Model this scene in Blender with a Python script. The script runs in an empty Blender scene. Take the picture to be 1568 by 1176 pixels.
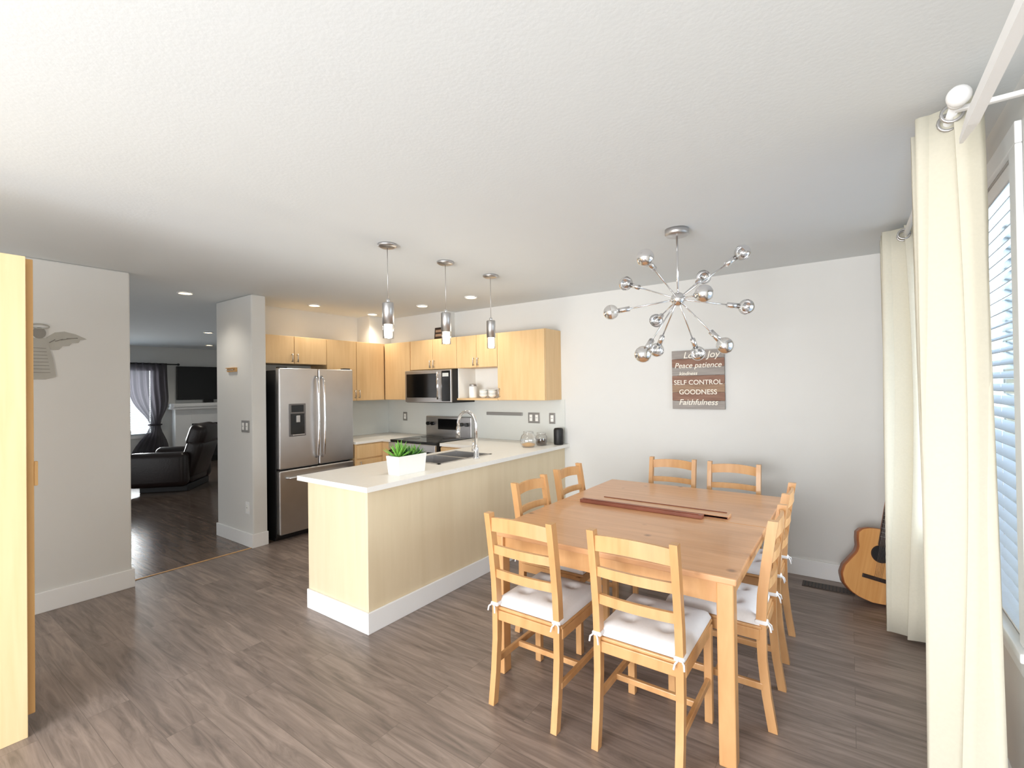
import bpy, bmesh, math, random
from mathutils import Vector, Matrix
random.seed(3)
sc = bpy.context.scene
COL = sc.collection

# ---------------------------------------------------------------- materials
def lin(c):
    out=[]
    for v in c:
        v=v/255.0
        out.append(v/12.92 if v<=0.04045 else ((v+0.055)/1.055)**2.4)
    return (out[0],out[1],out[2],1.0)

def mat(name, rgb, rough=0.5, metal=0.0, noise=0.04, nscale=8.0, emit=None, estr=0.0, trans=0.0, coat=0.0, bump=0.0, bscale=60.0, alpha=1.0):
    m=bpy.data.materials.new(name); m.use_nodes=True
    nt=m.node_tree; b=nt.nodes['Principled BSDF']
    c=lin(rgb)
    tc=nt.nodes.new('ShaderNodeTexCoord')
    n=nt.nodes.new('ShaderNodeTexNoise'); n.inputs['Scale'].default_value=nscale
    n.inputs['Detail'].default_value=3
    nt.links.new(tc.outputs['Object'],n.inputs['Vector'])
    mx=nt.nodes.new('ShaderNodeMix'); mx.data_type='RGBA'
    mx.inputs['A'].default_value=tuple(max(0,x*(1-noise)) for x in c[:3])+(1,)
    mx.inputs['B'].default_value=tuple(min(1,x*(1+noise)) for x in c[:3])+(1,)
    nt.links.new(n.outputs['Fac'],mx.inputs['Factor'])
    nt.links.new(mx.outputs['Result'],b.inputs['Base Color'])
    b.inputs['Roughness'].default_value=rough
    b.inputs['Metallic'].default_value=metal
    b.inputs['Transmission Weight'].default_value=trans
    b.inputs['Coat Weight'].default_value=coat
    b.inputs['Alpha'].default_value=alpha
    if emit:
        b.inputs['Emission Color'].default_value=lin(emit)
        b.inputs['Emission Strength'].default_value=estr
    if bump>0:
        n2=nt.nodes.new('ShaderNodeTexNoise'); n2.inputs['Scale'].default_value=bscale
        nt.links.new(tc.outputs['Object'],n2.inputs['Vector'])
        bp=nt.nodes.new('ShaderNodeBump'); bp.inputs['Strength'].default_value=bump
        bp.inputs['Distance'].default_value=0.01
        nt.links.new(n2.outputs['Fac'],bp.inputs['Height'])
        nt.links.new(bp.outputs['Normal'],b.inputs['Normal'])
    return m

def wood(name, c1, c2, scale=(2,2,30), rough=0.4, coat=0.0, knots=False):
    m=bpy.data.materials.new(name); m.use_nodes=True
    nt=m.node_tree; b=nt.nodes['Principled BSDF']
    tc=nt.nodes.new('ShaderNodeTexCoord'); mp=nt.nodes.new('ShaderNodeMapping')
    mp.inputs['Scale'].default_value=scale
    nt.links.new(tc.outputs['Object'],mp.inputs['Vector'])
    n=nt.nodes.new('ShaderNodeTexNoise'); n.inputs['Scale'].default_value=1.6
    n.inputs['Detail'].default_value=5; n.inputs['Distortion'].default_value=0.5
    nt.links.new(mp.outputs['Vector'],n.inputs['Vector'])
    r=nt.nodes.new('ShaderNodeValToRGB')
    r.color_ramp.elements[0].position=0.3; r.color_ramp.elements[0].color=lin(c1)
    r.color_ramp.elements[1].position=0.7; r.color_ramp.elements[1].color=lin(c2)
    nt.links.new(n.outputs['Fac'],r.inputs['Fac'])
    out=r.outputs['Color']
    if knots:
        v=nt.nodes.new('ShaderNodeTexVoronoi'); v.inputs['Scale'].default_value=5.0
        nt.links.new(tc.outputs['Object'],v.inputs['Vector'])
        r2=nt.nodes.new('ShaderNodeValToRGB')
        r2.color_ramp.elements[0].position=0.04; r2.color_ramp.elements[0].color=(0.35,0.3,0.25,1)
        r2.color_ramp.elements[1].position=0.12; r2.color_ramp.elements[1].color=(1,1,1,1)
        nt.links.new(v.outputs['Distance'],r2.inputs['Fac'])
        mm=nt.nodes.new('ShaderNodeMix'); mm.data_type='RGBA'; mm.blend_type='MULTIPLY'
        mm.inputs['Factor'].default_value=0.8
        nt.links.new(out,mm.inputs['A']); nt.links.new(r2.outputs['Color'],mm.inputs['B'])
        out=mm.outputs['Result']
    nt.links.new(out,b.inputs['Base Color'])
    b.inputs['Roughness'].default_value=rough
    b.inputs['Coat Weight'].default_value=coat
    return m

def plank_floor(name, ca, cb, cgap, rough, grain=0.5, pw=0.16):
    m=bpy.data.materials.new(name); m.use_nodes=True
    nt=m.node_tree; b=nt.nodes['Principled BSDF']
    tc=nt.nodes.new('ShaderNodeTexCoord')
    br=nt.nodes.new('ShaderNodeTexBrick')
    br.offset=0.37; br.inputs['Scale'].default_value=1.0
    br.inputs['Brick Width'].default_value=1.22; br.inputs['Row Height'].default_value=pw
    br.inputs['Mortar Size'].default_value=0.0012; br.inputs['Mortar Smooth'].default_value=0.8
    br.inputs['Color1'].default_value=lin(ca); br.inputs['Color2'].default_value=lin(cb)
    br.inputs['Mortar'].default_value=lin(cgap)
    nt.links.new(tc.outputs['Object'],br.inputs['Vector'])
    mp=nt.nodes.new('ShaderNodeMapping'); mp.inputs['Scale'].default_value=(1.5,15,1)
    nt.links.new(tc.outputs['Object'],mp.inputs['Vector'])
    add=nt.nodes.new('ShaderNodeVectorMath'); add.operation='MULTIPLY_ADD'
    nt.links.new(br.outputs['Color'],add.inputs[0]); add.inputs[1].default_value=(60,60,60)
    nt.links.new(mp.outputs['Vector'],add.inputs[2])
    n=nt.nodes.new('ShaderNodeTexNoise'); n.inputs['Scale'].default_value=1.5
    n.inputs['Detail'].default_value=8; n.inputs['Roughness'].default_value=0.62; n.inputs['Distortion'].default_value=1.1
    nt.links.new(add.outputs['Vector'],n.inputs['Vector'])
    r=nt.nodes.new('ShaderNodeValToRGB')
    r.color_ramp.elements[0].position=0.32; r.color_ramp.elements[0].color=(1-grain,)*3+(1,)
    r.color_ramp.elements[1].position=0.68; r.color_ramp.elements[1].color=(1.3,1.3,1.3,1)
    nt.links.new(n.outputs['Fac'],r.inputs['Fac'])
    mm=nt.nodes.new('ShaderNodeMix'); mm.data_type='RGBA'; mm.blend_type='MULTIPLY'
    mm.inputs['Factor'].default_value=1.0
    nt.links.new(br.outputs['Color'],mm.inputs['A']); nt.links.new(r.outputs['Color'],mm.inputs['B'])
    nt.links.new(mm.outputs['Result'],b.inputs['Base Color'])
    b.inputs['Roughness'].default_value=rough
    bp=nt.nodes.new('ShaderNodeBump'); bp.inputs['Strength'].default_value=0.10; bp.inputs['Distance'].default_value=0.003
    nt.links.new(n.outputs['Fac'],bp.inputs['Height']); nt.links.new(bp.outputs['Normal'],b.inputs['Normal'])
    return m

def cloth(name, rgb, transl=0.4, alpha=1.0):
    m=bpy.data.materials.new(name); m.use_nodes=True
    nt=m.node_tree; nt.nodes.clear()
    o=nt.nodes.new('ShaderNodeOutputMaterial')
    d=nt.nodes.new('ShaderNodeBsdfDiffuse'); t=nt.nodes.new('ShaderNodeBsdfTranslucent')
    tc=nt.nodes.new('ShaderNodeTexCoord'); w=nt.nodes.new('ShaderNodeTexNoise'); w.inputs['Scale'].default_value=90
    nt.links.new(tc.outputs['Object'],w.inputs['Vector'])
    mx=nt.nodes.new('ShaderNodeMix'); mx.data_type='RGBA'
    c=lin(rgb); mx.inputs['A'].default_value=tuple(x*.93 for x in c[:3])+(1,); mx.inputs['B'].default_value=c
    nt.links.new(w.outputs['Fac'],mx.inputs['Factor'])
    nt.links.new(mx.outputs['Result'],d.inputs['Color']); nt.links.new(mx.outputs['Result'],t.inputs['Color'])
    ms=nt.nodes.new('ShaderNodeMixShader'); ms.inputs[0].default_value=transl
    nt.links.new(d.outputs[0],ms.inputs[1]); nt.links.new(t.outputs[0],ms.inputs[2])
    last=ms
    if alpha<1:
        tr=nt.nodes.new('ShaderNodeBsdfTransparent'); m2=nt.nodes.new('ShaderNodeMixShader')
        m2.inputs[0].default_value=alpha
        nt.links.new(tr.outputs[0],m2.inputs[1]); nt.links.new(ms.outputs[0],m2.inputs[2]); last=m2
    nt.links.new(last.outputs[0],o.inputs['Surface'])
    return m

def glassy(name, tint=(1,1,1), fac=0.12):
    m=bpy.data.materials.new(name); m.use_nodes=True
    nt=m.node_tree; nt.nodes.clear()
    o=nt.nodes.new('ShaderNodeOutputMaterial')
    tr=nt.nodes.new('ShaderNodeBsdfTransparent'); tr.inputs[0].default_value=tint+(1,)
    g=nt.nodes.new('ShaderNodeBsdfGlossy'); g.inputs['Roughness'].default_value=0.02
    lw=nt.nodes.new('ShaderNodeLayerWeight'); lw.inputs['Blend'].default_value=0.35
    mt=nt.nodes.new('ShaderNodeMath'); mt.operation='MULTIPLY_ADD'
    mt.inputs[1].default_value=0.7; mt.inputs[2].default_value=fac
    nt.links.new(lw.outputs['Facing'],mt.inputs[0])
    ms=nt.nodes.new('ShaderNodeMixShader'); nt.links.new(mt.outputs[0],ms.inputs[0])
    nt.links.new(tr.outputs[0],ms.inputs[1]); nt.links.new(g.outputs[0],ms.inputs[2])
    nt.links.new(ms.outputs[0],o.inputs['Surface'])
    return m

M_wall=mat('wall_paint',(218,218,215),0.9,noise=0.012,bump=0.03,bscale=180)
M_ceil=mat('ceiling_paint',(220,225,227),0.95,noise=0.012,bump=0.05,bscale=70)
M_trim=mat('white_trim_paint',(238,239,239),0.5,noise=0.01)
M_floor=plank_floor('grey_plank_floor',(147,132,123),(131,117,109),(100,89,82),0.36,grain=.44)
M_floor2=plank_floor('glossy_plank_floor',(122,105,94),(108,92,82),(80,66,58),0.18,pw=0.1)
M_maple=wood('maple_cabinet',(220,184,134),(230,196,148),(14,14,1.2),0.4)
M_maple2=wood('maple_panel',(222,205,172),(228,212,181),(9,9,.8),0.45)
M_maple3=wood('pale_maple_panel',(226,200,152),(234,211,168),(14,14,1.0),0.45)
M_mapleedge=wood('maple_edge',(206,160,100),(216,172,112),(14,14,1.2),0.45)
M_pine=wood('pine_chair',(198,148,96),(215,167,115),(10,10,2.0),0.38,coat=0.15)
M_table=wood('pine_table',(198,146,102),(214,163,118),(1.5,18,4),0.33,coat=0.2,knots=True)
M_counter=mat('white_counter',(240,238,232),0.3,noise=0.03,nscale=40)
M_splash=mat('glass_backsplash',(214,217,213),0.25,noise=0.02)
M_steel=mat('brushed_steel',(196,195,195),0.38,metal=1.0,noise=0.08,nscale=6)
M_steeld=mat('dark_steel',(120,118,118),0.35,metal=1.0)
M_chrome=mat('chrome',(238,238,240),0.12,metal=1.0,noise=0.01)
M_black=mat('black_gloss',(14,14,15),0.12,noise=0.1)
M_blackm=mat('black_matte',(24,24,26),0.5,noise=0.1)
M_white=mat('white_ceramic',(242,242,238),0.35,noise=0.01)
M_cush=cloth('white_cushion',(242,241,242),0.05)
M_curt=cloth('cream_curtain',(242,238,222),0.32)
M_sheer=cloth('charcoal_sheer',(84,80,86),0.5,0.88)
M_blind=cloth('blind_slat',(206,215,224),0.10)
M_leather=mat('brown_leather',(38,28,26),0.33,noise=0.2,bump=0.15,bscale=40)
M_rug=mat('beige_rug',(200,185,165),0.95,noise=0.15,nscale=30,bump=0.4)
M_leaf=mat('succulent_green',(112,172,66),0.5,noise=0.35,nscale=25)
M_leaf2=mat('dark_green',(58,102,50),0.55,noise=0.3,nscale=25)
M_soil=mat('soil',(60,45,35),0.9)
M_glass=glassy('clear_glass')
M_pane=glassy('window_glass',(0.95,0.98,1.0),0.03)
M_bulbglow=mat('pendant_glow',(255,246,225),0.4,emit=(255,240,214),estr=4.5)
M_can=mat('can_light_glow',(255,240,210),0.4,emit=(255,222,170),estr=12.0)
M_tin=mat('grey_tin',(172,170,162),0.6,noise=0.12)
M_tind=mat('grey_tin_dark',(138,135,128),0.6,noise=0.12)
M_darkbar=wood('dark_walnut',(120,66,48),(142,82,60),(3,20,4),0.35)
M_spruce=wood('guitar_top',(218,156,92),(232,174,110),(25,4,1.5),0.2,coat=0.5)
M_gside=wood('guitar_side',(150,86,46),(172,104,58),(5,5,5),0.3)
M_fret=mat('fretboard',(48,32,26),0.5)
M_vent=mat('vent_metal',(72,62,55),0.5,metal=0.3)
M_sign1=wood('sign_brown',(128,96,82),(150,118,102),(3,3,30),0.8)
M_sign2=wood('sign_grey',(140,134,130),(164,158,152),(3,3,30),0.8)
M_sign3=wood('sign_tan',(140,112,92),(168,142,118),(3,3,30),0.8)
M_text=mat('sign_letter_cream',(238,232,220),0.8)
M_hedge=mat('hedge_green',(84,124,100),0.9,noise=0.5,nscale=6,bump=0.8,bscale=10)
M_foil=mat('tv_black',(10,10,12),0.15)
M_lino=mat('switch_metal',(150,148,145),0.4,metal=0.6)

# ---------------------------------------------------------------- mesh builder
class MB:
    def __init__(s,name): s.name=name; s.bm=bmesh.new(); s.mats=[]
    def mi(s,m):
        if m not in s.mats: s.mats.append(m)
        return s.mats.index(m)
    def fin(s,t,m,X=None):
        if X is not None: t.transform(X)
        i=s.mi(m)
        for f in t.faces: f.material_index=i
        me=bpy.data.meshes.new('tmp'); t.to_mesh(me); t.free()
        s.bm.from_mesh(me); bpy.data.meshes.remove(me)
    def box(s,a,b,m,bev=0.0,seg=2,X=None,smooth=False):
        t=bmesh.new(); bmesh.ops.create_cube(t,size=1)
        a=Vector(a); b=Vector(b); c=(a+b)/2; d=b-a
        for v in t.verts: v.co=Vector((v.co.x*d.x+c.x,v.co.y*d.y+c.y,v.co.z*d.z+c.z))
        if bev>0: bmesh.ops.bevel(t,geom=t.edges[:],offset=bev,segments=seg,profile=0.5,affect='EDGES')
        if smooth:
            for f in t.faces: f.smooth=True
        s.fin(t,m,X)
    def cyl(s,p1,p2,r1,m,r2=None,seg=20,caps=True):
        p1=Vector(p1);p2=Vector(p2); d=p2-p1
        t=bmesh.new(); bmesh.ops.create_cone(t,cap_ends=caps,segments=seg,radius1=r1,radius2=r1 if r2 is None else r2,depth=d.length)
        for f in t.faces:
            if len(f.verts)==4: f.smooth=True
        q=Vector((0,0,1)).rotation_difference(d.normalized())
        s.fin(t,m,Matrix.Translation((p1+p2)/2)@q.to_matrix().to_4x4())
    def sph(s,c,r,m,sc=(1,1,1),seg=20,X=None):
        t=bmesh.new(); bmesh.ops.create_uvsphere(t,u_segments=seg,v_segments=max(8,seg//2+2),radius=r)
        for f in t.faces: f.smooth=True
        for v in t.verts: v.co=Vector((v.co.x*sc[0],v.co.y*sc[1],v.co.z*sc[2]))
        Y=Matrix.Translation(Vector(c))
        s.fin(t,m,(Y@X) if X is not None else Y)
    def loft(s,rings,m,closed=True,caps=True,smooth=True):
        t=bmesh.new(); R=[[t.verts.new(p) for p in ring] for ring in rings]
        n=len(rings[0])
        for i in range(len(R)-1):
            for j in range(n if closed else n-1):
                k=(j+1)%n
                f=t.faces.new((R[i][j],R[i][k],R[i+1][k],R[i+1][j])); f.smooth=smooth
        if caps and closed:
            t.faces.new(R[0][::-1]); t.faces.new(R[-1])
        bmesh.ops.recalc_face_normals(t,faces=t.faces[:])
        s.fin(t,m)
    def tube(s,pts,r,m,seg=10):
        pts=[Vector(p) for p in pts]; rings=[]
        up=None
        for i,p in enumerate(pts):
            a=pts[max(0,i-1)]; b=pts[min(len(pts)-1,i+1)]
            d=(b-a).normalized()
            if up is None:
                up=Vector((0,0,1)) if abs(d.z)<0.9 else Vector((1,0,0))
            x=d.cross(up).normalized(); up=x.cross(d).normalized()
            rr=r[i] if isinstance(r,(list,tuple)) else r
            rings.append([p+x*rr*math.cos(2*math.pi*k/seg)+up*rr*math.sin(2*math.pi*k/seg) for k in range(seg)])
        s.loft(rings,m)
    def prism(s,poly,h,m,X=None,smooth=False):
        t=bmesh.new()
        b=[t.verts.new((p[0],p[1],0)) for p in poly]; u=[t.verts.new((p[0],p[1],h)) for p in poly]
        t.faces.new(b[::-1]); t.faces.new(u); n=len(poly)
        for i in range(n):
            f=t.faces.new((b[i],b[(i+1)%n],u[(i+1)%n],u[i])); f.smooth=smooth
        s.fin(t,m,X)
    def lathe(s,prof,c,m,seg=28):
        rings=[[(c[0]+r*math.cos(2*math.pi*k/seg),c[1]+r*math.sin(2*math.pi*k/seg),c[2]+z) for k in range(seg)] for r,z in prof]
        s.loft(rings,m,caps=False)
    def done(s,loc=(0,0,0),rot=(0,0,0),parent=None):
        me=bpy.data.meshes.new(s.name); s.bm.to_mesh(me); s.bm.free()
        for m in s.mats: me.materials.append(m)
        o=bpy.data.objects.new(s.name,me); COL.objects.link(o)
        o.location=loc; o.rotation_euler=rot
        if parent: o.parent=parent
        return o

def place(name, src, loc, rot=(0,0,0)):
    o=bpy.data.objects.new(name,src.data); COL.objects.link(o); o.location=loc; o.rotation_euler=rot; return o
def recenter(o,c):
    c=Vector(c); o.data.transform(Matrix.Translation(-c)); o.location=c
    return o

H=2.44
YB=4.35      # back wall
XW=0.45      # window wall
XF=-5.20     # fridge wall
YR=-3.2      # rear edge of the modelled room
# ---------------------------------------------------------------- shell
b=MB('floor'); b.box((-4.69,YR,-0.1),(0.6,4.5,0),M_floor); b.done()
b=MB('floor_living_room'); b.box((-11.65,YR,-0.1),(-4.69,5.75,0),M_floor2); b.done()
b=MB('trim_1'); b.box((-4.700,1.295,0.0),(-4.682,2.245,0.004),M_mapleedge,0.0015); b.done()
b=MB('ceiling'); b.box((-11.65,YR,H),(0.6,5.75,H+0.1),M_ceil); b.done()
b=MB('wall_back'); b.box((-5.34,YB,0),(0.6,YB+0.15,H),M_wall); b.done()
WY0,WY1,WZ0,WZ1=2.18,3.66,0.66,2.24
b=MB('wall_right')
b.box((XW,YR,0),(XW+.15,WY0,H),M_wall); b.box((XW,WY1,0),(XW+.15,YB,H),M_wall)
b.box((XW,WY0,0),(XW+.15,WY1,WZ0),M_wall); b.box((XW,WY0,WZ1),(XW+.15,WY1,H),M_wall); b.done()
b=MB('wall_left'); b.box((-4.69,YR,0),(-4.55,1.28,H),M_wall,0.012); b.done()
b=MB('wall_stub'); b.box((-5.43,2.26,0),(-4.68,2.40,H),M_wall,0.012); b.done()
b=MB('wall_kitchen'); b.box((-5.34,2.40,0),(XF,YB,H),M_wall); b.done()
LW0,LW1=2.1,3.62
b=MB('wall_living_far')
b.box((-11.65,YR,0),(-11.5,LW0,H),M_wall); b.box((-11.65,LW1,0),(-11.5,5.6,H),M_wall)
b.box((-11.65,LW0,0),(-11.5,LW1,.65),M_wall); b.box((-11.65,LW0,2.0),(-11.5,LW1,H),M_wall); b.done()
b=MB('wall_living_back'); b.box((-11.65,5.6,0),(-5.2,5.75,H),M_wall); b.done()
def base(n,a,c): 
    b=MB(n); b.box(a,c,M_trim,0.003); b.done()
base('baseboard_back',(-2.41,YB-0.015,0),(XW,YB,0.13))
base('baseboard_right',(XW-0.015,YR,0),(XW,YB-.015,0.13))
b=MB('baseboard_left'); b.box((-4.55,YR,0),(-4.535,1.295,0.14),M_trim,0.003); b.box((-4.70,1.28,0),(-4.55,1.295,0.14),M_trim,.003); b.done()
b=MB('baseboard_stub'); b.box((-5.43,2.245,0),(-4.665,2.26,0.13),M_trim,0.003); b.box((-4.68,2.26,0),(-4.665,2.40,0.13),M_trim,0.003); b.done()
base('baseboard_living',(-11.5,YR,0),(-11.485,3.8,0.12))

# window right
b=MB('window_1')
t=0.05
b.box((XW+.04,WY0,WZ0+t),(XW+.12,WY0+t,WZ1-t),M_trim,.004); b.box((XW+.04,WY1-t,WZ0+t),(XW+.12,WY1,WZ1-t),M_trim,.004)
b.box((XW+.04,WY0,WZ0),(XW+.12,WY1,WZ0+t),M_trim,.004); b.box((XW+.04,WY0,WZ1-t),(XW+.12,WY1,WZ1),M_trim,.004)
b.box((XW+.05,2.93,WZ0+t),(XW+.10,2.98,WZ1-t),M_trim,.004)
b.box((XW+.075,WY0+t,WZ0+t),(XW+.08,WY1-t,WZ1-t),M_pane)
b.done()
b=MB('trim_2')
b.box((XW-.018,WY0-.07,WZ0),(XW-.0005,WY0,WZ1),M_trim,.003); b.box((XW-.018,WY1,WZ0),(XW-.0005,WY1+.07,WZ1),M_trim,.003)
b.box((XW-.018,WY0-.07,WZ1+.0005),(XW-.0005,WY1+.07,WZ1+.07),M_trim,.003)
b.box((XW-.035,WY0-.09,WZ0-.03),(XW-.0005,WY1+.09,WZ0-.0005),M_trim,.004); b.box((XW-.016,WY0-.07,WZ0-.10),(XW-.0005,WY1+.07,WZ0-.031),M_trim,.003)
b.done()
b=MB('window_blinds')
b.box((XW+.002,WY0+.01,WZ1-.06),(XW+.038,WY1-.01,WZ1-.005),M_trim,.004)
z=WZ0+.035
while z<WZ1-.07:
    X=Matrix.Translation((XW+.012,0,z))@Matrix.Rotation(math.radians(-30),4,'Y')
    b.box((-.025,WY0+.012,-.0013),(.025,WY1-.012,.0013),M_blind,X=X); z+=.046
for y in (2.5,2.95,3.4): b.cyl((XW+.012,y,WZ0+.01),(XW+.012,y,WZ1-.02),.0012,M_trim,seg=6)
b.box((XW-.005,WY0+.012,WZ0+.004),(XW+.029,WY1-.012,WZ0+.018),M_trim,.003)
b.done()
b=MB('garden_hedge')
def hedge(p0,dx,dy,L,hgt):
    t=bmesh.new(); bmesh.ops.create_grid(t,x_segments=50,y_segments=26,size=1)
    for v in t.verts:
        u=(v.co.x+1)/2*L; z=(v.co.y+1)/2*hgt-.3
        v.co=Vector((p0[0]+dx*u+random.uniform(-.15,.15),p0[1]+dy*u+random.uniform(-.2,.2),z+random.uniform(-.06,.06)))
    for f in t.faces: f.smooth=False
    b.fin(t,M_hedge)
hedge((.75,9.0),1,0,7,5.0); hedge((6.0,0),0,1,9,2.2); b.done()

def curtain(name, cy, span, zt, zb, x0, amp, waves, m):
    b=MB(name); n=waves*16; rows=12; R=[]
    for i in range(rows+1):
        f=i/rows; z=zt+(zb-zt)*f; ring=[]
        for j in range(n+1):
            s=j/n; ph=2*math.pi*waves*s
            y=cy-span/2+span*s+0.012*math.sin(ph*2)
            a=amp*(1+.25*f*math.sin(5*s+1))
            ring.append((x0+a*math.sin(ph+.25*math.sin(f*4+s*6)),y+(0.015*math.sin(f*3+s*9)),z))
        R.append(ring)
    b.loft(R,m,closed=False,caps=False)
    for w in range(waves*2+1):
        s=w/(waves*2); y=cy-span/2+span*s
        b.tube([(x0+.027*math.cos(2*math.pi*k/16),y,zt-.05+.027*math.sin(2*math.pi*k/16)) for k in range(17)],.005,M_steel,6)
    o=b.done(); sm=o.modifiers.new('thick','SOLIDIFY'); sm.thickness=0.003
    return recenter(o,(x0,cy,zb))
curtain('window_curtain',3.66,.30,2.40,.03,.27,.095,3,M_curt)
curtain('window_curtain.001',2.16,.26,2.40,.03,.280,.080,2,M_curt)
b=MB('curtain_rod')
b.cyl((.28,1.95,2.35),(.28,3.9,2.35),.013,M_trim)
b.sph((.28,1.92,2.35),.030,M_trim); b.cyl((.28,1.945,2.35),(.28,1.96,2.35),.022,M_trim)
b.sph((.28,3.92,2.35),.03,M_trim)
for y in (2.0,3.86):
    b.box((.28,y-.010,2.337),(XW-.012,y+.010,2.352),M_trim,.004); b.box((XW-.012,y-.03,2.29),(XW-.0005,y+.03,2.40),M_trim,.004)
b.done()
b=MB('drapery_track')
b.loft([[(.270,1.86,2.185),(.278,1.86,2.185),(.278,1.86,2.20),(.270,1.86,2.20)],
        [(.262,1.70,2.17),(.286,1.70,2.17),(.286,1.70,2.205),(.262,1.70,2.205)],
        [(.262,.95,2.17),(.286,.95,2.17),(.286,.95,2.205),(.262,.95,2.205)]],M_trim,smooth=False)
b.box((.265,.95,2.175),(XW,.98,2.20),M_trim,.003); b.box((XW-.012,.92,2.13),(XW,1.01,2.25),M_trim,.003)
b.done()

# ---------------------------------------------------------------- kitchen
def door(b,face,u0,u1,z0,z1,p,m,handle=None,th=.02):
    g=.003
    if face=='y':
        b.box((u0+g,p-th,z0+g),(u1-g,p,z1-g),m,.002)
    else:
        b.box((p,u0+g,z0+g),(p+th,u1-g,z1-g),m,.002)
    if handle:
        hu,hz0,hz1=handle
        if face=='y':
            q=p-th-.025
            b.cyl((hu,q,hz0),(hu,q,hz1),.005,M_steel,seg=8)
            for z in (hz0+.01,hz1-.01): b.cyl((hu,q,z),(hu,p-th,z),.004,M_steel,seg=6)
        else:
            q=p+th+.025
            b.cyl((q,hu,hz0),(q,hu,hz1),.005,M_steel,seg=8)
            for z in (hz0+.01,hz1-.01): b.cyl((q,hu,z),(p+th,hu,z),.004,M_steel,seg=6)
ZU0,ZU1=1.37,2.09
XA=XF+.002; YA=YB-.002
px=XF+.31; py=YB-.31
b=MB('fridge_top_cabinet')
b.box((XA,2.42,1.79),(px,3.19,ZU1),M_maple)
door(b,'x',2.42,2.80,1.79,ZU1,px,M_maple,(2.77,1.81,1.90)); door(b,'x',2.80,3.19,1.79,ZU1,px,M_maple,(2.83,1.81,1.90))
recenter(b.done(),(-5,2.8,1.79))
b=MB('upper_cabinet')
b.box((XA,3.192,ZU0),(px,py-.022,ZU1),M_maple)
door(b,'x',3.19,3.59,ZU0,ZU1,px,M_maple,(3.56,1.40,1.50)); door(b,'x',3.59,4.01,ZU0,ZU1,px,M_maple,(3.62,1.40,1.50))
recenter(b.done(),(-5,3.6,ZU0))
b=MB('upper_cabinet.001')
b.box((XA,py,ZU0),(-4.39,YA,ZU1),M_maple); door(b,'y',px+.02,-4.40,ZU0,ZU1,py,M_maple)
b.box((-4.39,py,1.73),(-3.05,YA,ZU1),M_maple)
door(b,'y',-4.39,-4.01,1.73,ZU1,py,M_maple,(-4.04,1.75,1.84)); door(b,'y',-4.01,-3.63,1.73,ZU1,py,M_maple,(-3.98,1.75,1.84))
door(b,'y',-3.63,-3.34,1.73,ZU1,py,M_maple,(-3.37,1.75,1.84)); door(b,'y',-3.34,-3.05,1.73,ZU1,py,M_maple,(-3.31,1.75,1.84))
b.box((-3.63,py-.02,ZU0),(-3.05,YA,ZU0+.02),M_maple); b.box((-3.63,py,ZU0),(-3.615,YA,1.73),M_white); b.box((-3.63,YB-.015,ZU0),(-3.05,YA,1.73),M_white)
b.box((-3.05,py,ZU0),(-2.46,YA,ZU1),M_maple); door(b,'y',-3.05,-2.46,ZU0,ZU1,py,M_maple,(-3.02,1.40,1.50))
recenter(b.done(),(-4,YB,ZU0))
b=MB('wall_bulkhead')
b.box((XF,3.85,ZU1+.002),(XF+.25,YB,H),M_wall); b.box((XF+.25,YB-.15,ZU1+.002),(-3.95,YB,H),M_wall); b.done()
bx=XF+.60; by=YB-.60
b=MB('base_cabinet')
b.box((XA,3.36,.1),(bx,YA,.88),M_maple); door(b,'x',3.37,3.75,.12,.70,bx,M_maple,(3.41,.58,.68)); door(b,'x',3.37,3.75,.71,.87,bx,M_maple)
b.box((XA,3.36,0),(bx-.06,YA,.1),M_blackm)
b.box((bx,by,.1),(-4.40,YA,.88),M_maple); door(b,'y',bx+.02,-4.40,.12,.87,by,M_maple)
b.box((XA,3.35,.88),(bx+.03,YA,.91),M_counter,.004); b.box((bx+.03,by-.03,.88),(-4.395,YA,.91),M_counter,.004)
recenter(b.done(),(-4.9,YB,0))
b=MB('backsplash_side'); b.box((XF,3.36,.912),(XF+.009,YB,ZU0-.001),M_splash); b.done()  # kitchen backsplash panel on the fridge wall
b=MB('backsplash_back'); b.box((XF+.01,YB-.009,.913),(-2.42,YB,ZU0-.001),M_splash); b.done()  # kitchen backsplash panel along the back wall
b=MB('knife_strip'); b.box((-3.45,YB-.026,1.19),(-2.95,YB-.009,1.225),M_lino,.003); b.done()

# peninsula
b=MB('kitchen_peninsula')
PX0,PX1,PY0=-3.08,-2.43,1.86
b.box((PX1-.03,PY0,0.0),(PX1,YA,.88),M_maple2,.002); b.box((PX0,PY0,0),(PX1-.03,PY0+.03,.88),M_maple2,.002)
b.box((PX0,PY0+.03,.1),(PX0+.02,by,.88),M_maple); b.box((PX0+.05,PY0+.03,0),(PX0+.06,by,.1),M_blackm)
for i,(y0,y1) in enumerate(((1.9,2.3),(2.3,2.7),(2.7,3.05),(3.05,3.4),(3.4,3.72))):
    b.box((PX0-.02,y0+.003,.12),(PX0,y1-.003,.87),M_maple,.002)
b.box((-3.62,by,.1),(-3.10,YA,.88),M_maple); door(b,'y',-3.62,-3.10,.12,.70,by,M_maple,(-3.58,.58,.68)); door(b,'y',-3.62,-3.10,.71,.87,by,M_maple,)
b.box((-3.62,by+.06,0),(-3.10,YA,.1),M_blackm)
cx0,cx1,cy0=-3.13,-2.37,1.81
sx0,sx1,sy0,sy1=-3.02,-2.62,2.68,3.32
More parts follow.
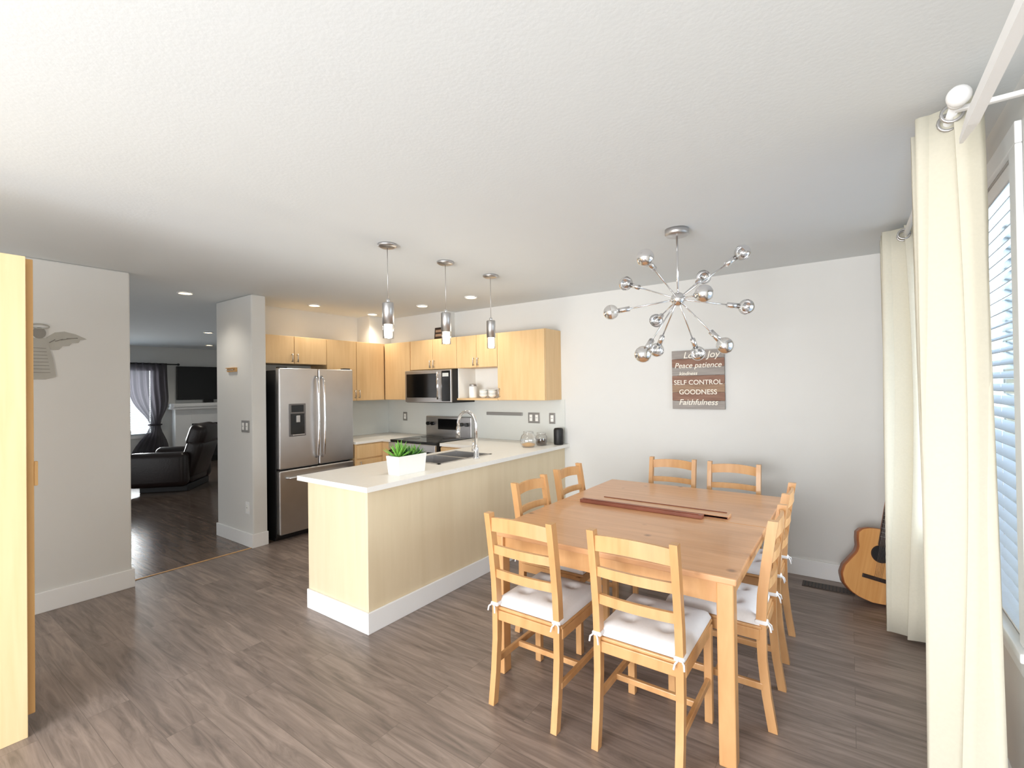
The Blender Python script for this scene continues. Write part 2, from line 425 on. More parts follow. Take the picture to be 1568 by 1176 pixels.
for a,c in (((cx0,cy0),(cx1,sy0)),((cx0,sy1),(cx1,YA)),((cx0,sy0),(sx0,sy1)),((sx1,sy0),(cx1,sy1)),((-3.62,by-.03),(cx0,YA))):
    b.box((a[0],a[1],.88),(c[0],c[1],.912),M_counter)
for y0,y1 in ((sy0,3.02),(3.04,sy1)):
    b.box((sx0,y0,.72),(sx1,y1,.73),M_steel)
    b.box((sx0,y0,.72),(sx0+.008,y1,.914),M_steel); b.box((sx1-.008,y0,.72),(sx1,y1,.914),M_steel)
    b.box((sx0,y0,.72),(sx1,y0+.008,.914),M_steel); b.box((sx0,y1-.008,.72),(sx1,y1,.914),M_steel)
b.box((sx0,3.02,.9),(sx1,3.04,.914),M_steel)
for y0,y1 in ((sy0-.015,sy0+.01),(sy1-.01,sy1+.015)): b.box((sx0-.015,y0,.912),(sx1+.015,y1,.916),M_steel)
for x0,x1 in ((sx0-.015,sx0+.01),(sx1-.01,sx1+.015)): b.box((x0,sy0-.015,.912),(x1,sy1+.015,.916),M_steel)
b.box((PX1,PY0-.015,0),(PX1+.015,YB-.017,.13),M_trim,.003); b.box((PX0,PY0-.015,0),(PX1,PY0,.13),M_trim,.003)
recenter(b.done(),(-2.75,3,0))

b=MB('kitchen_faucet')
fx,fy=-2.555,3.06; z0=.912
b.lathe([(0,0),(.03,0),(.03,.012),(.022,.02),(.02,.09),(.016,.1),(0.0,.1)],(fx,fy,z0),M_chrome)
pts=[(fx,fy,z0+.08),(fx,fy,z0+.28)]
for k in range(1,11):
    a=math.pi*k/10*1.05; pts.append((fx-.10+.10*math.cos(a),fy,z0+.28+.11*math.sin(a)))
b.tube(pts,.0125,M_chrome,12)
e=pts[-1]; b.cyl(e,(e[0]-.006,e[1],e[2]-.10),.016,M_chrome,.019)
b.cyl((fx,fy,z0+.07),(fx+.0,fy-.05,z0+.075),.01,M_chrome); b.cyl((fx,fy-.05,z0+.075),(fx+.02,fy-.06,z0+.15),.006,M_chrome)
recenter(b.done(),(fx,fy,z0))

b=MB('succulent_planter')
def ringbox(x,y,z): return [(-x,-y,z),(x,-y,z),(x,y,z),(-x,y,z)]
b.loft([ringbox(.055,.118,0),ringbox(.064,.13,.13),ringbox(.058,.124,.13),ringbox(.056,.12,.11)],M_white,caps=True,smooth=False)
b.box((-.054,-.118,.105),(.054,.118,.112),M_soil)
def rosette(b,c,R,n,m,up=1.0):
    for L,(k,rr,el) in enumerate(((n,1.0,.45),(n-2,.95,.9),(n-4,.85,1.3))):
        for i in range(k):
            a=2*math.pi*i/k+L*.4+random.uniform(-.15,.15); l=R*rr*random.uniform(.85,1.1)
            d=Vector((math.cos(a)*math.cos(el),math.sin(a)*math.cos(el),math.sin(el)*up))
            p=Vector(c); sd=Vector((-math.sin(a),math.cos(a),0)); nn=d.cross(sd)
            rings=[]
            for f,w in ((0,.006),(.35,.009),(.7,.006),(1.0,.0008)):
                q=p+d*l*f+Vector((0,0,1))*(l*.12*f*f); ww=w*R/.09
                rings.append([q+sd*ww,q+nn*ww*.35,q-sd*ww,q-nn*ww*.35])
            b.loft(rings,m)
rosette(b,(0,-.07,.11),.125,11,M_leaf); rosette(b,(.01,.0,.11),.085,10,M_leaf2); rosette(b,(-.01,.075,.11),.09,9,M_leaf)
rosette(b,(.02,.04,.11),.06,8,M_leaf); rosette(b,(-.02,-.02,.11),.10,8,M_leaf); rosette(b,(.02,.09,.11),.07,8,M_leaf2)
b.done(loc=(-2.55,2.29,.9125))

# fridge
b=MB('refrigerator')
FY0,FY1,FZ=2.475,3.335,1.73; fx0=-5.17; fx1=-4.66
b.box((fx0,FY0,.03),(fx1,FY1,FZ-.02),M_blackm,.005)
b.box((fx0,FY0,0),(fx1-.03,FY1,.03),M_blackm)
ym=(FY0+FY1)/2
b.box((fx1+.004,FY0,.72),(fx1+.07,ym-.003,FZ),M_steel,.012,3); b.box((fx1+.004,ym+.003,.72),(fx1+.07,FY1,FZ),M_steel,.012,3)
b.box((fx1+.004,FY0,.07),(fx1+.07,FY1,.705),M_steel,.012,3)
for yy in (ym-.035,ym+.035):
    q=fx1+.07
    b.tube([(q,yy,.80),(q+.04,yy,.83),(q+.055,yy,1.0),(q+.06,yy,1.2),(q+.055,yy,1.45),(q+.04,yy,1.62),(q,yy,1.65)],.012,M_chrome,8)
q=fx1+.07
b.tube([(q,FY0+.07,.63),(q+.04,FY0+.09,.63),(q+.055,ym,.63),(q+.04,FY1-.09,.63),(q,FY1-.07,.63)],.012,M_chrome,8)
b.box((q-.002,2.575,1.04),(q+.006,2.755,1.37),M_steeld,.004); b.box((q+.0,2.59,1.06),(q+.008,2.74,1.27),M_black,.004)
b.box((q+.002,2.60,1.285),(q+.009,2.73,1.355),M_black,.002); b.box((q+.0,2.60,1.05),(q+.03,2.73,1.06),M_steel,.002)
b.box((q+.006,2.645,1.18),(q+.02,2.685,1.25),M_steel,.003)
b.box((fx1-.02,FY0+.02,FZ),(fx1+.05,FY0+.10,FZ+.015),M_blackm,.004); b.box((fx1-.02,FY1-.10,FZ),(fx1+.05,FY1-.02,FZ+.015),M_blackm,.004)
recenter(b.done(),(-4.9,ym,0))

b=MB('microwave')
mx0,mx1=-4.385,-3.635; my=YB-.40
b.box((mx0,my,1.34),(mx1,YB-.012,1.722),M_blackm,.004)
b.box((mx0,my-.025,1.345),(mx1,my,1.72),M_steel,.006); b.box((mx0+.03,my-.03,1.40),(mx1-.22,my-.02,1.68),M_black,.004)
b.box((mx1-.14,my-.03,1.36),(mx1-.01,my-.02,1.705),M_black,.004)
b.cyl((mx1-.175,my-.06,1.38),(mx1-.175,my-.06,1.69),.011,M_chrome)
for z in (1.4,1.67): b.cyl((mx1-.175,my-.06,z),(mx1-.175,my-.02,z),.008,M_chrome)
b.box((mx1-.12,my-.033,1.64),(mx1-.03,my-.029,1.68),M_splash)
recenter(b.done(),(-4,my,1.34))
b=MB('kitchen_range')
ry=YB-.66
b.box((-4.385,ry,.0),(-3.635,YB-.012,.90),M_blackm,.004); b.box((-4.385,ry-.005,.90),(-3.635,YB-.07,.918),M_black,.004)
b.box((-4.385,ry-.03,.26),(-3.635,ry,.80),M_black,.006); b.box((-4.385,ry-.03,.81),(-3.635,ry,.89),M_steel,.006); b.box((-4.385,ry-.03,.05),(-3.635,ry,.25),M_steel,.006)
b.cyl((-4.33,ry-.07,.76),(-3.69,ry-.07,.76),.012,M_chrome)
for x in (-4.3,-3.72): b.cyl((x,ry-.07,.76),(x,ry-.02,.76),.009,M_chrome)
b.box((-4.385,YB-.085,.90),(-3.635,YB-.012,1.16),M_steel,.008); b.box((-4.17,YB-.092,1.0),(-3.85,YB-.08,1.13),M_black,.003)
for x in (-4.33,-4.25,-3.77,-3.69): b.cyl((x,YB-.085,1.07),(x,YB-.12,1.07),.022,M_black)
for x,y,r in ((-4.2,ry+.16,.1),(-3.82,ry+.16,.08),(-4.2,ry+.42,.08),(-3.82,ry+.42,.1)): b.cyl((x,y,.918),(x,y,.9195),r,M_steeld,seg=28)
recenter(b.done(),(-4,ry,0))

b=MB('storage_canister'); b.lathe([(0,0),(.045,0),(.047,.01),(.047,.13),(.04,.135)],(0,0,0),M_white); b.cyl((0,0,.135),(0,0,.16),.042,M_steel); b.done(loc=(-3.50,4.15,ZU0+.02))
b=MB('stacked_bowls')
for i in range(4): 
    b.lathe([(0,0),(.02,0),(.045,.025),(.05,.04),(.047,.04),(.04,.025),(0,.008)],(0,0,i*.018),M_splash if i%2 else M_white)
ob=b.done(loc=(-3.33,4.13,ZU0+.02)); place('stacked_bowls.001',ob,(-3.21,4.14,ZU0+.02))
b=MB('glass_jar'); b.lathe([(0,0.004),(.06,.004),(.08,.03),(.085,.07),(.07,.115),(.05,.13),(.053,.14)],(0,0,0),M_glass); b.lathe([(0,.006),(.055,.008),(.07,.03),(.0,.045)],(0,0,0),M_mapleedge); b.cyl((0,0,.14),(0,0,.155),.05,M_glass); b.done(loc=(-2.60,3.92,.912))
b=MB('cookie_jar'); b.lathe([(0,0),(.05,0),(.06,.03),(.06,.09),(.045,.11)],(0,0,0),M_glass); b.lathe([(0,.003),(.05,.005),(.05,.06),(0,.06)],(0,0,0),M_soil); b.cyl((0,0,.11),(0,0,.13),.048,M_glass); b.done(loc=(-2.56,4.10,.912))
b=MB('smart_speaker'); b.lathe([(0,0),(.045,0),(.05,.01),(.05,.15),(.042,.168),(0,.172)],(0,0,0),M_blackm); b.done(loc=(-2.44,4.24,.912))
b=MB('cabinet_top_sign'); b.box((-.10,-.01,0),(.10,.01,.15),M_fret,.003); b.box((-.08,-.013,.09),(.08,-.009,.12),M_sign3); b.box((-.08,-.013,.04),(.08,-.009,.07),M_sign3); b.done(loc=(-3.98,4.13,ZU1),rot=(math.radians(-6),0,0))

def plate(name,loc,face,sw=1,w=.075,h=.115,m=M_lino):
    b=MB(name)
    W=w*sw
    b.box((-W/2,-.006,-h/2),(W/2,0,h/2),m,.002)
    for i in range(sw):
        x=-W/2+w*(i+.5)
        b.box((x-.018,-.010,-.035),(x+.018,-.005,.035),M_white,.002)
        b.box((x-.012,-.012,.0),(x+.012,-.009,.004),M_lino)
    rot={'y':0,'x':math.pi/2}[face]
    b.done(loc=loc,rot=(0,0,rot))
plate('light_switch',(-4.81,2.26,1.16),'y',2,m=M_lino)
plate('power_outlet',(-4.78,2.26,.37),'y',1,m=M_trim)
plate('power_outlet.001',(XF+.009,3.62,1.14),'x'); plate('power_outlet.002',(-4.85,YB-.009,1.14),'y')
plate('power_outlet.003',(-2.80,YB-.009,1.17),'y',2); plate('power_outlet.004',(-2.57,YB-.009,1.17),'y')
b=MB('key_holder'); b.box((-.09,-.02,-.02),(.09,0,.02),M_mapleedge,.003); b.box((-.09,-.035,.015),(.09,0,.022),M_mapleedge,.002)
for i in range(4): b.cyl((-.06+.04*i,-.02,0),(-.06+.04*i,-.04,-.004),.004,M_steel,seg=8)
b.done(loc=(-5.06,2.26,1.72))

# ---------------------------------------------------------------- tall cabinet (left foreground)
b=MB('pantry_cabinet')
b.box((-3.60,-.75,0.0),(-2.97,.40,2.10),M_maple)
b.box((-2.97,-.75,0),(-2.95,.458,2.11),M_maple3,.002)
b.box((-3.60,.42,.08),(-2.985,.487,2.108),M_mapleedge,.003)
b.box((-3.60,.40,0),(-3.0,.42,.08),M_mapleedge)
b.box((-3.0,.487,1.09),(-2.985,.50,1.2),M_mapleedge,.003)
recenter(b.done(),(-3.2,0,0))

# angel wall decoration
b=MB('angel_wall_decoration')
X=Matrix.Rotation(math.pi/2,4,'Z')@Matrix.Rotation(math.pi/2,4,'X')
dress=[(-.085,-.18),(-.03,-.195),(.03,-.195),(.085,-.175),(.07,-.05),(.05,.03),(.035,.09),(-.035,.09),(-.05,.03),(-.07,-.05)]
b.prism(dress,.006,M_tin,X)
wing=[(.02,.06),(.04,.10),(.08,.135),(.13,.145),(.19,.13),(.25,.10),(.215,.09),(.205,.07),(.17,.065),(.155,.045),(.12,.04),(.10,.015),(.07,.01),(.045,.02)]
b.prism(wing,.004,M_tin,X); b.prism([(-x,y) for x,y in wing][::-1],.004,M_tin,X)
for k in range(4):
    for s in (-1,1):
        b.tube([(.006,s*(.05+.03*k),.06+.012*k),(.006,s*(.08+.04*k),.085+.006*k)],.0025,M_tind,5)
b.prism([(.034*math.cos(a*math.pi/12),.125+.038*math.sin(a*math.pi/12)) for a in range(24)],.010,M_tind,X)
b.tube([(.012,.05*math.cos(2*math.pi*k/20),.17+.016*math.sin(2*math.pi*k/20)) for k in range(21)],.004,M_tin,6)
for i in range(8): b.box((.006,-.055+.003*i,-.15+.024*i),(.0075,.055-.003*i,-.146+.024*i),M_tind)
b.done(loc=(-4.55,.77,1.80))

# ---------------------------------------------------------------- ceiling lights
def can(name,x,y,e=15):
    b=MB(name); b.tube([(.06*math.cos(2*math.pi*k/24),.06*math.sin(2*math.pi*k/24),-.004) for k in range(25)],.008,M_trim,6)
    b.cyl((0,0,-.002),(0,0,-.006),.05,M_can,seg=24); b.done(loc=(x,y,H))
    L=bpy.data.lights.new(name+'_lamp','SPOT'); L.energy=e; L.spot_size=math.radians(130); L.spot_blend=.8; L.color=(1,.92,.80); L.shadow_soft_size=.05
    o=bpy.data.objects.new(name+'_lamp',L); COL.objects.link(o); o.location=(x,y,H-.03)
for i,(x,y) in enumerate(((-5.08,1.85),(-4.77,2.98),(-4.80,3.78),(-3.9,3.76),(-3.15,3.72),(-8.2,3.3),(-10.4,4.2))):
    can('recessed_light' if i==0 else 'recessed_light.%03d'%i,x,y)

def pendant(name,x,y):
    b=MB(name)
    b.lathe([(0,0),(.062,0),(.062,-.012),(.045,-.022),(0,-.024)],(0,0,0),M_steel)
    b.cyl((0,0,-.02),(0,0,-.36),.0022,M_steel,seg=8)
    b.cyl((0,0,-.355),(0,0,-.38),.012,M_chrome)
    b.lathe([(0,-.375),(.034,-.378),(.037,-.385),(.037,-.52),(.035,-.52)],(0,0,0),M_steel)
    b.lathe([(.035,-.50),(.035,-.61),(.031,-.61),(.031,-.50)],(0,0,0),M_glass)
    b.lathe([(0,-.51),(.027,-.51),(.027,-.59),(.024,-.605),(0,-.607)],(0,0,0),M_bulbglow)
    b.done(loc=(x,y,H))
    L=bpy.data.lights.new(name+'_lamp','POINT'); L.energy=4; L.color=(1,.88,.72); L.shadow_soft_size=.03
    o=bpy.data.objects.new(name+'_lamp',L); COL.objects.link(o); o.location=(x,y,H-.66)
pendant('pendant_light',-2.42,2.03); pendant('pendant_light.001',-2.42,2.57); pendant('pendant_light.002',-2.42,3.11)

# ---------------------------------------------------------------- sputnik chandelier
b=MB('sputnik_chandelier')
b.lathe([(0,0),(.07,0),(.07,-.03),(.06,-.04),(0,-.04)],(0,0,.42),M_steel)
b.cyl((0,0,.40),(0,0,0),.006,M_chrome,seg=10)
b.sph((0,0,0),.042,M_chrome)
arms=[(-.284,-.32,.165),(.368,-.05,.26),(.41,0,-.053),(-.3825,.1,-.058),(-.24,.3,.164),(.279,.3,.199),(-.015,-.42,-.05),(-.004,.42,-.07),(-.047,.28,-.283),(-.271,-.2,-.342),(.192,.2,-.3145),(.187,-.2,-.30)]
for a in arms:
    v=Vector(a); d=v.normalized(); L=v.length
    b.cyl((0,0,0),v-d*.09,.0045,M_chrome,seg=8)
    b.cyl(v-d*.115,v-d*.045,.016,M_chrome,seg=14)
    b.sph(v,.046,M_glass,seg=22)
    q=Vector((0,0,1)).rotation_difference(d).to_matrix().to_4x4(); T=Matrix.Translation(v)@q
    rings=[]
    for k in range(7):
        el=math.radians(0+k*14.5); rr=.0468*math.cos(el); zz=.0468*math.sin(el)
        rings.append([T@Vector((rr*math.cos(2*math.pi*j/22),rr*math.sin(2*math.pi*j/22),zz)) for j in range(22)])
    b.loft(rings,M_chrome,caps=False)
    b.cyl(v-d*.045,v-d*.005,.006,M_white,seg=8)
b.done(loc=(-.83,2.90,2.02),rot=(0,0,math.radians(35.4)))

# ---------------------------------------------------------------- dining table
b=MB('dining_table')
TX0,TX1,TY0,TY1,TZ=-1.58,-.365,1.98,3.60,.75
yc=(TY0+TY1)/2
b.box((TX0,TY0,TZ-.028),(TX1,yc-.0015,TZ),M_table,.006); b.box((TX0,yc+.0015,TZ-.028),(TX1,TY1,TZ),M_table,.006)
ins=.035
b.box((TX0+ins,TY0+ins,TZ-.12),(TX1-ins,TY0+ins+.02,TZ-.028),M_pine); b.box((TX0+ins,TY1-ins-.02,TZ-.12),(TX1-ins,TY1-ins,TZ-.028),M_pine)
b.box((TX0+ins,TY0+ins,TZ-.12),(TX0+ins+.02,TY1-ins,TZ-.028),M_pine); b.box((TX1-ins-.02,TY0+ins,TZ-.12),(TX1-ins,TY1-ins,TZ-.028),M_pine)
for x in (TX0+.055,TX1-.045):
    for y in (TY0+.045,TY1-.055): b.box((x-.032,y-.032,0),(x+.032,y+.032,TZ-.028),M_pine,.005)
recenter(b.done(),((TX0+TX1)/2,yc,0))
b=MB('wooden_rail'); b.box((-.38,-.025,0),(.38,.025,.022),M_darkbar,.004); b.box((-.36,-.02,.022),(.36,-.012,.028),M_darkbar,.002); ob=b.done(loc=(-1.06,2.79,TZ))
b=MB('wooden_table_leaf'); b.box((-.40,-.05,0),(.40,.05,.016),M_table,.004); b.box((-.38,.032,.016),(.38,.038,.021),M_darkbar,.002); b.box((-.40,-.05,.002),(.40,-.047,.014),M_darkbar); b.done(loc=(-.96,2.885,TZ),rot=(0,0,0))

# ---------------------------------------------------------------- chairs
def chair_mesh():
    b=MB('dining_chair'); m=M_pine; SX=.170
    for sx in (-1,1):
        rings=[]
        for z,y in ((0,-.035),(.15,-.012),(.30,.002),(.45,.005),(.58,-.002),(.72,-.02),(.84,-.038),(.91,-.05)):
            x=sx*SX; w=.015; d=.02 if z>.3 else .018
            rings.append([(x-w,y-d,z),(x+w,y-d,z),(x+w,y+d,z),(x-w,y+d,z)])
        b.loft(rings,m,smooth=False)
        x=sx*(SX+.008)
        b.box((x-.017,.375,0),(x+.017,.409,.43),m,.004)
        b.box((x-.011,.01,.385),(x+.011,.39,.432),m,.003)
        b.box((x-.009,.0,.17),(x+.009,.39,.20),m,.003)
    b.box((-SX,.383,.385),(SX,.405,.432),m,.003); b.box((-SX,-.005,.385),(SX,.018,.432),m,.003)
    b.box((-SX,.18,.172),(SX,.20,.198),m,.003)
    b.box((-SX-.02,.0,.432),(SX+.02,.425,.447),m,.005)
    for zc,h,y0,arch in ((.855,.034,-.04,.014),(.735,.022,-.022,.004),(.615,.022,-.006,.004)):
        rings=[]
        for k in range(11):
            s=-1+2*k/10; x=s*SX; bow=-.022*(1-s*s); top=zc+h-.004+arch*(1-s*s); bot=zc-h+arch*.9*(1-s*s)
            rings.append([(x,y0+bow-.008,bot),(x,y0+bow+.008,bot),(x,y0+bow+.008,top),(x,y0+bow-.008,top)])
        b.loft(rings,m,smooth=False)
    n=18
    t=bmesh.new(); CW=SX+.016
    def hz(x,y):
        e=max(abs(x)/CW,abs((y-.215)/.205)); edge=max(0,1-e**6)
        tuft=0
        for cx in (-.08,.08):
            for cy in (.125,.305): tuft+=math.exp(-((x-cx)**2+(y-cy)**2)/.0007)
        return .449+.004+.046*edge**.5*(1-.45*min(1,tuft))
    V=[[None]*(n*2+1) for _ in range(n*2+1)]; W=[[None]*(n*2+1) for _ in range(n*2+1)]
    for i in range(n*2+1):
        for j in range(n*2+1):
            x=(-1+i/n)*CW; y=.215+(-1+j/n)*.205
            V[i][j]=t.verts.new((x,y,hz(x,y))); W[i][j]=t.verts.new((x,y,.449))
    for i in range(n*2):
        for j in range(n*2):
            f=t.faces.new((V[i][j],V[i+1][j],V[i+1][j+1],V[i][j+1])); f.smooth=True
            t.faces.new((W[i][j],W[i][j+1],W[i+1][j+1],W[i+1][j]))
    for k in range(n*2):
        N=n*2
        t.faces.new((V[k][0],W[k][0],W[k+1][0],V[k+1][0])); t.faces.new((V[k+1][N],W[k+1][N],W[k][N],V[k][N]))
        t.faces.new((V[0][k+1],W[0][k+1],W[0][k],V[0][k])); t.faces.new((V[N][k],W[N][k],W[N][k+1],V[N][k+1]))
    b.fin(t,M_cush)
    for sx in (-1,1):
        x=sx*SX
        b.box((x-.021,-.022,.455),(x+.021,.03,.473),M_cush,.006)
        b.tube([(x+sx*.01,-.02,.465),(x+sx*.022,-.032,.455),(x+sx*.024,-.036,.435)],.004,M_cush,6)
        b.tube([(x,-.02,.465),(x-sx*.012,-.032,.45),(x-sx*.016,-.036,.43)],.004,M_cush,6)
    return b.done()
ch=chair_mesh(); ch.location=(-1.235,1.82,0)
P=math.pi
for i,(x,y,r) in enumerate(((-.71,1.84,0),(-1.18,3.85,P),(-.72,3.84,P),(-1.65,2.57,-P/2),(-1.67,3.12,-P/2),(-.325,2.49,P/2),(-.335,3.10,P/2))):
    place('dining_chair.%03d'%(i+1),ch,(x,y,0),(0,0,r))

# ---------------------------------------------------------------- wall sign
e=bpy.data.objects.new('wooden_word_sign',None); COL.objects.link(e); e.location=(-1.08,YB-.013,1.55)
b=MB('planks'); W=.44;Hh=.52; n=7
ms=[M_sign2,M_sign1,M_sign3,M_sign1,M_sign2,M_sign1,M_sign2]
for i in range(n):
    z0=-Hh/2+Hh*i/n
    b.box((-W/2,-.018,z0+.001),(W/2,0.0,z0+Hh/n-.001),ms[i],.002)
b.box((-W/2+.04,0,-Hh/2+.03),(-W/2+.08,.012,Hh/2-.03),M_sign1); b.box((W/2-.08,0,-Hh/2+.03),(W/2-.04,.012,Hh/2-.03),M_sign1)
b.done(parent=e)
for txt,z,s,x in (('Love  Joy',.215,.08,.03),('Peace patience',.125,.066,0),('kindness',.055,.045,-.08),('SELF CONTROL',-.025,.058,0),('GOODNESS',-.11,.06,0),('Faithfulness',-.20,.07,0)):
    c=bpy.data.curves.new('lettering','FONT'); c.body=txt; c.size=s; c.align_x='CENTER'; c.align_y='CENTER'; c.extrude=.001; c.offset=.0006
    c.materials.append(M_text)
    if txt in('Peace patience','Faithfulness','kindness','Love  Joy'): c.shear=.25
    o=bpy.data.objects.new('lettering',c); COL.objects.link(o); o.parent=e; o.location=(x,-.0195,z); o.rotation_euler=(P/2,0,0)

# ---------------------------------------------------------------- guitar
b=MB('acoustic_guitar')
def outline(t):
    pts=[(0,0),(.02,.075),(.06,.125),(.14,.172),(.26,.195),(.38,.188),(.50,.158),(.60,.132),(.68,.126),(.78,.138),(.88,.143),(.94,.125),(.98,.085),(1,.03)]
    for i in range(len(pts)-1):
        if pts[i][0]<=t<=pts[i+1][0]:
            f=(t-pts[i][0])/(pts[i+1][0]-pts[i][0])
            return pts[i][1]+(pts[i+1][1]-pts[i][1])*f
L=.49; N=40
ts=[(1-math.cos(math.pi*k/N))/2 for k in range(N+1)]
poly=[(outline(t),t*L) for t in ts]+[(-outline(t),t*L) for t in ts[::-1][1:-1]]
X=Matrix.Rotation(P/2,4,'X')
b.prism(poly,.095,M_gside,Matrix.Translation((0,.095,0))@X,smooth=True)
b.prism([(x*.99,y*.99+.002) for x,y in poly],.004,M_spruce,X@Matrix.Translation((0,0,-.001)))
def disc(r,z,y,m,th=.001): b.cyl((0,y,z),(0,y-th,z),r,m,seg=32)
disc(.058,.325,-.003,M_fret,.0015); disc(.05,.325,-.0046,M_blackm,.0008)
b.prism([(.05,.30),(.09,.27),(.105,.22),(.085,.19),(.055,.215),(.035,.265)],.001,M_fret,X@Matrix.Translation((0,0,.0035)))
b.box((-.085,-.014,.145),(.085,-.003,.17),M_fret,.003)
b.box((-.028,-.018,.38),(.028,-.004,.84),M_fret,.002); b.box((-.025,-.004,.47),(.025,.018,.84),M_gside,.006)
for i in range(14): b.box((-.028,-.0195,.44+.029*i),(.028,-.018,.441+.029*i+.0005),M_steel)
b.prism([(-.028,.84),(.028,.84),(.038,.87),(.034,.99),(0,1.0),(-.034,.99),(-.038,.87)],.016,M_gside,X@Matrix.Translation((0,0,-.004)))
for i in range(3):
    for s in (-1,1): b.cyl((s*.03,-.005,.88+.035*i),(s*.06,-.005,.88+.035*i),.006,M_chrome,seg=8)
for i in range(6): b.cyl((-.02+.008*i,-.021,.155),(-.018+.0072*i,-.021,.87),.0007,M_steel,seg=5)
b.done(loc=(.105,3.99,.025),rot=(math.radians(-12),math.radians(13),math.radians(14)))

b=MB('floor_vent'); b.box((-.16,-.055,0),(.16,.055,.006),M_vent,.002)
for i in range(14): b.box((-.145+.0215*i,-.042,.006),(-.138+.0215*i,.042,.008),M_blackm)
b.done(loc=(-.15,4.17,0))

# ---------------------------------------------------------------- living room
b=MB('window_2'); 
for y0,y1 in ((LW0,LW0+.05),(LW1-.05,LW1),(2.83,2.88)): b.box((-11.6,y0,.65),(-11.54,y1,2.0),M_trim)
b.box((-11.6,LW0,.65),(-11.54,LW1,.7),M_trim); b.box((-11.6,LW0,1.95),(-11.54,LW1,2.0),M_trim)
b.box((-11.57,LW0+.05,.7),(-11.565,LW1-.05,1.95),M_pane); b.done()
b=MB('trim_5')
b.box((-11.5,LW0-.07,.60),(-11.48,LW1+.07,.65),M_trim); b.box((-11.5,LW0-.07,2.0),(-11.48,LW1+.07,2.07),M_trim); b.done()
b=MB('window_blinds.001'); z=.69
while z<1.98:
    X=Matrix.Translation((-11.515,0,z))@Matrix.Rotation(math.radians(8),4,'Y')
    b.box((-.022,LW0+.02,-.001),(.022,LW1-.02,.001),M_blind,X=X); z+=.045
b.done()
b=MB('sheer_curtain'); R=[]; n=60
for i in range(25):
    f=i/24; z=2.10-2.08*f
    k=1-.72*math.exp(-((f-.60)/.16)**2); cy=3.47+.12*math.exp(-((f-.6)/.25)**2)
    R.append([(-11.36+.035*math.sin(s/n*2*P*6),cy+(s/n-.5)*.66*k,z) for s in range(n+1)])
b.loft(R,M_sheer,closed=False,caps=False)
b.tube([(-11.36+.06*math.cos(2*P*k/12),3.59+.11*math.sin(2*P*k/12),.86) for k in range(13)],.015,M_sheer,6)
b.done()
b=MB('curtain_rod.001'); b.cyl((-11.36,1.8,2.08),(-11.36,3.98,2.08),.012,M_blackm); b.sph((-11.36,4.0,2.08),.025,M_blackm); b.cyl((-11.36,3.9,2.08),(-11.5,3.9,2.08),.008,M_blackm); b.done()
b=MB('television'); b.box((-11.498,4.0,1.34),(-11.42,5.2,2.05),M_foil,.008); b.box((-11.42,4.02,1.36),(-11.415,5.18,2.03),M_black); b.box((-11.48,4.5,1.28),(-11.44,4.7,1.34),M_black); b.done()
b=MB('fireplace')
fb=-11.497
b.box((fb,3.92,0),(-11.30,4.22,1.15),M_trim,.004); b.box((fb,4.22,.84),(-11.30,5.1,1.15),M_trim,.004); b.box((fb,5.1,0),(-11.30,5.4,1.15),M_trim,.004)
b.box((fb,3.85,1.15),(-11.22,5.5,1.20),M_trim,.004); b.box((fb,3.86,1.20),(-11.2,5.47,1.27),M_trim,.01)
b.box((fb,4.22,0),(-11.34,5.1,.84),M_black,.004); b.box((-11.34,4.27,.12),(-11.33,5.05,.72),M_blackm,.003)
b.box((-11.34,4.27,.745),(-11.33,5.05,.76),M_steeld); b.done()
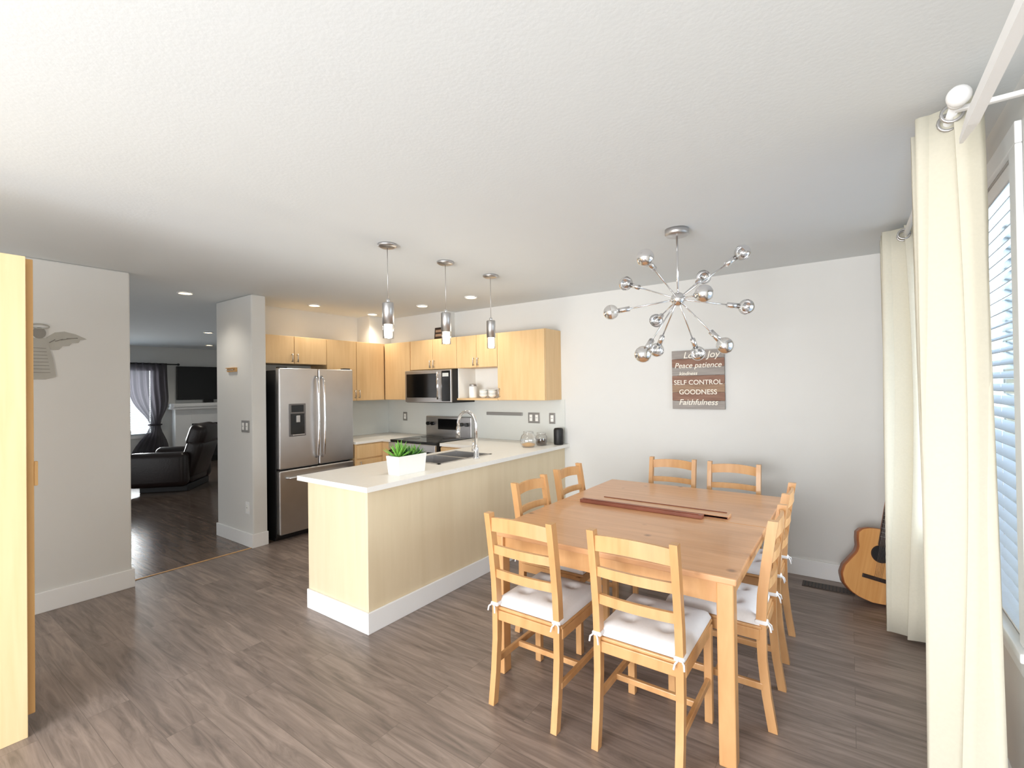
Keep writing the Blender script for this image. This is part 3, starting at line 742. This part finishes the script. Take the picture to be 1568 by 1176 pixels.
def armchair(name,loc,rz):
    b=MB(name); m=M_leather
    b.box((-.30,-.42,.10),(.30,.36,.40),m,.05,4,smooth=True); b.box((-.28,-.44,.34),(.28,.26,.50),m,.06,4,smooth=True)
    for s in (-1,1):
        b.box((s*.41-.11,-.44,.08),(s*.41+.11,.36,.60),m,.09,4,smooth=True)
    X=Matrix.Translation((0,.30,.38))@Matrix.Rotation(math.radians(-18),4,'X')
    b.box((-.34,-.12,-.2),(.34,.12,.40),m,.08,4,X=X,smooth=True); b.box((-.33,-.16,.26),(.33,.10,.64),m,.10,4,X=X,smooth=True)
    b.box((-.30,-.60,.20),(.30,-.40,.34),m,.05,3,smooth=True)
    b.box((-.40,-.30,0),(.40,.34,.10),M_blackm,.01)
    b.done(loc=loc,rot=(0,0,rz))
armchair('leather_armchair',(-8.75,3.02,0),math.radians(-42))
armchair('leather_armchair.001',(-9.3,2.0,0),math.radians(-60))
b=MB('area_rug'); b.box((-11.0,2.6,0),(-9.75,3.95,.012),M_rug,.004); b.done()

# ---------------------------------------------------------------- lights
def area(name,loc,rot,sx,sy,e,col):
    L=bpy.data.lights.new(name,'AREA'); L.shape='RECTANGLE'; L.size=sx; L.size_y=sy; L.energy=e; L.color=col
    o=bpy.data.objects.new(name,L); COL.objects.link(o); o.location=loc; o.rotation_euler=rot; return o
area('daylight_window_right',(1.6,2.95,1.30),(0,math.radians(96),0),1.7,1.7,145,(.90,.95,1))
area('daylight_living_window',(-12.0,2.86,1.4),(0,math.radians(-90),0),1.4,1.5,190,(1,.97,.93))
area('added_rear_fill',(-1.1,YR+.1,1.10),(math.radians(95),0,0),2.8,2.0,285,(.97,.98,1))  # added fill light behind the camera; no door is modelled there
w=bpy.data.worlds.new('sky'); sc.world=w; w.use_nodes=True
bg=w.node_tree.nodes['Background']; bg.inputs[0].default_value=(.95,.975,1.0,1); bg.inputs[1].default_value=1.25
sc.view_settings.view_transform='Standard'; sc.view_settings.look='None'; sc.view_settings.exposure=0.05

# ---------------------------------------------------------------- camera
cam=bpy.data.cameras.new('camera'); co=bpy.data.objects.new('camera',cam); COL.objects.link(co); sc.camera=co
cam.sensor_width=36; cam.lens=36*725/1568; cam.clip_start=.02
co.matrix_world=Matrix.Translation((0,0,1.5))@Matrix.Rotation(math.radians(35.44),4,'Z')@Matrix.Rotation(math.radians(90.47),4,'X')@Matrix.Rotation(math.radians(-.8),4,'Z')
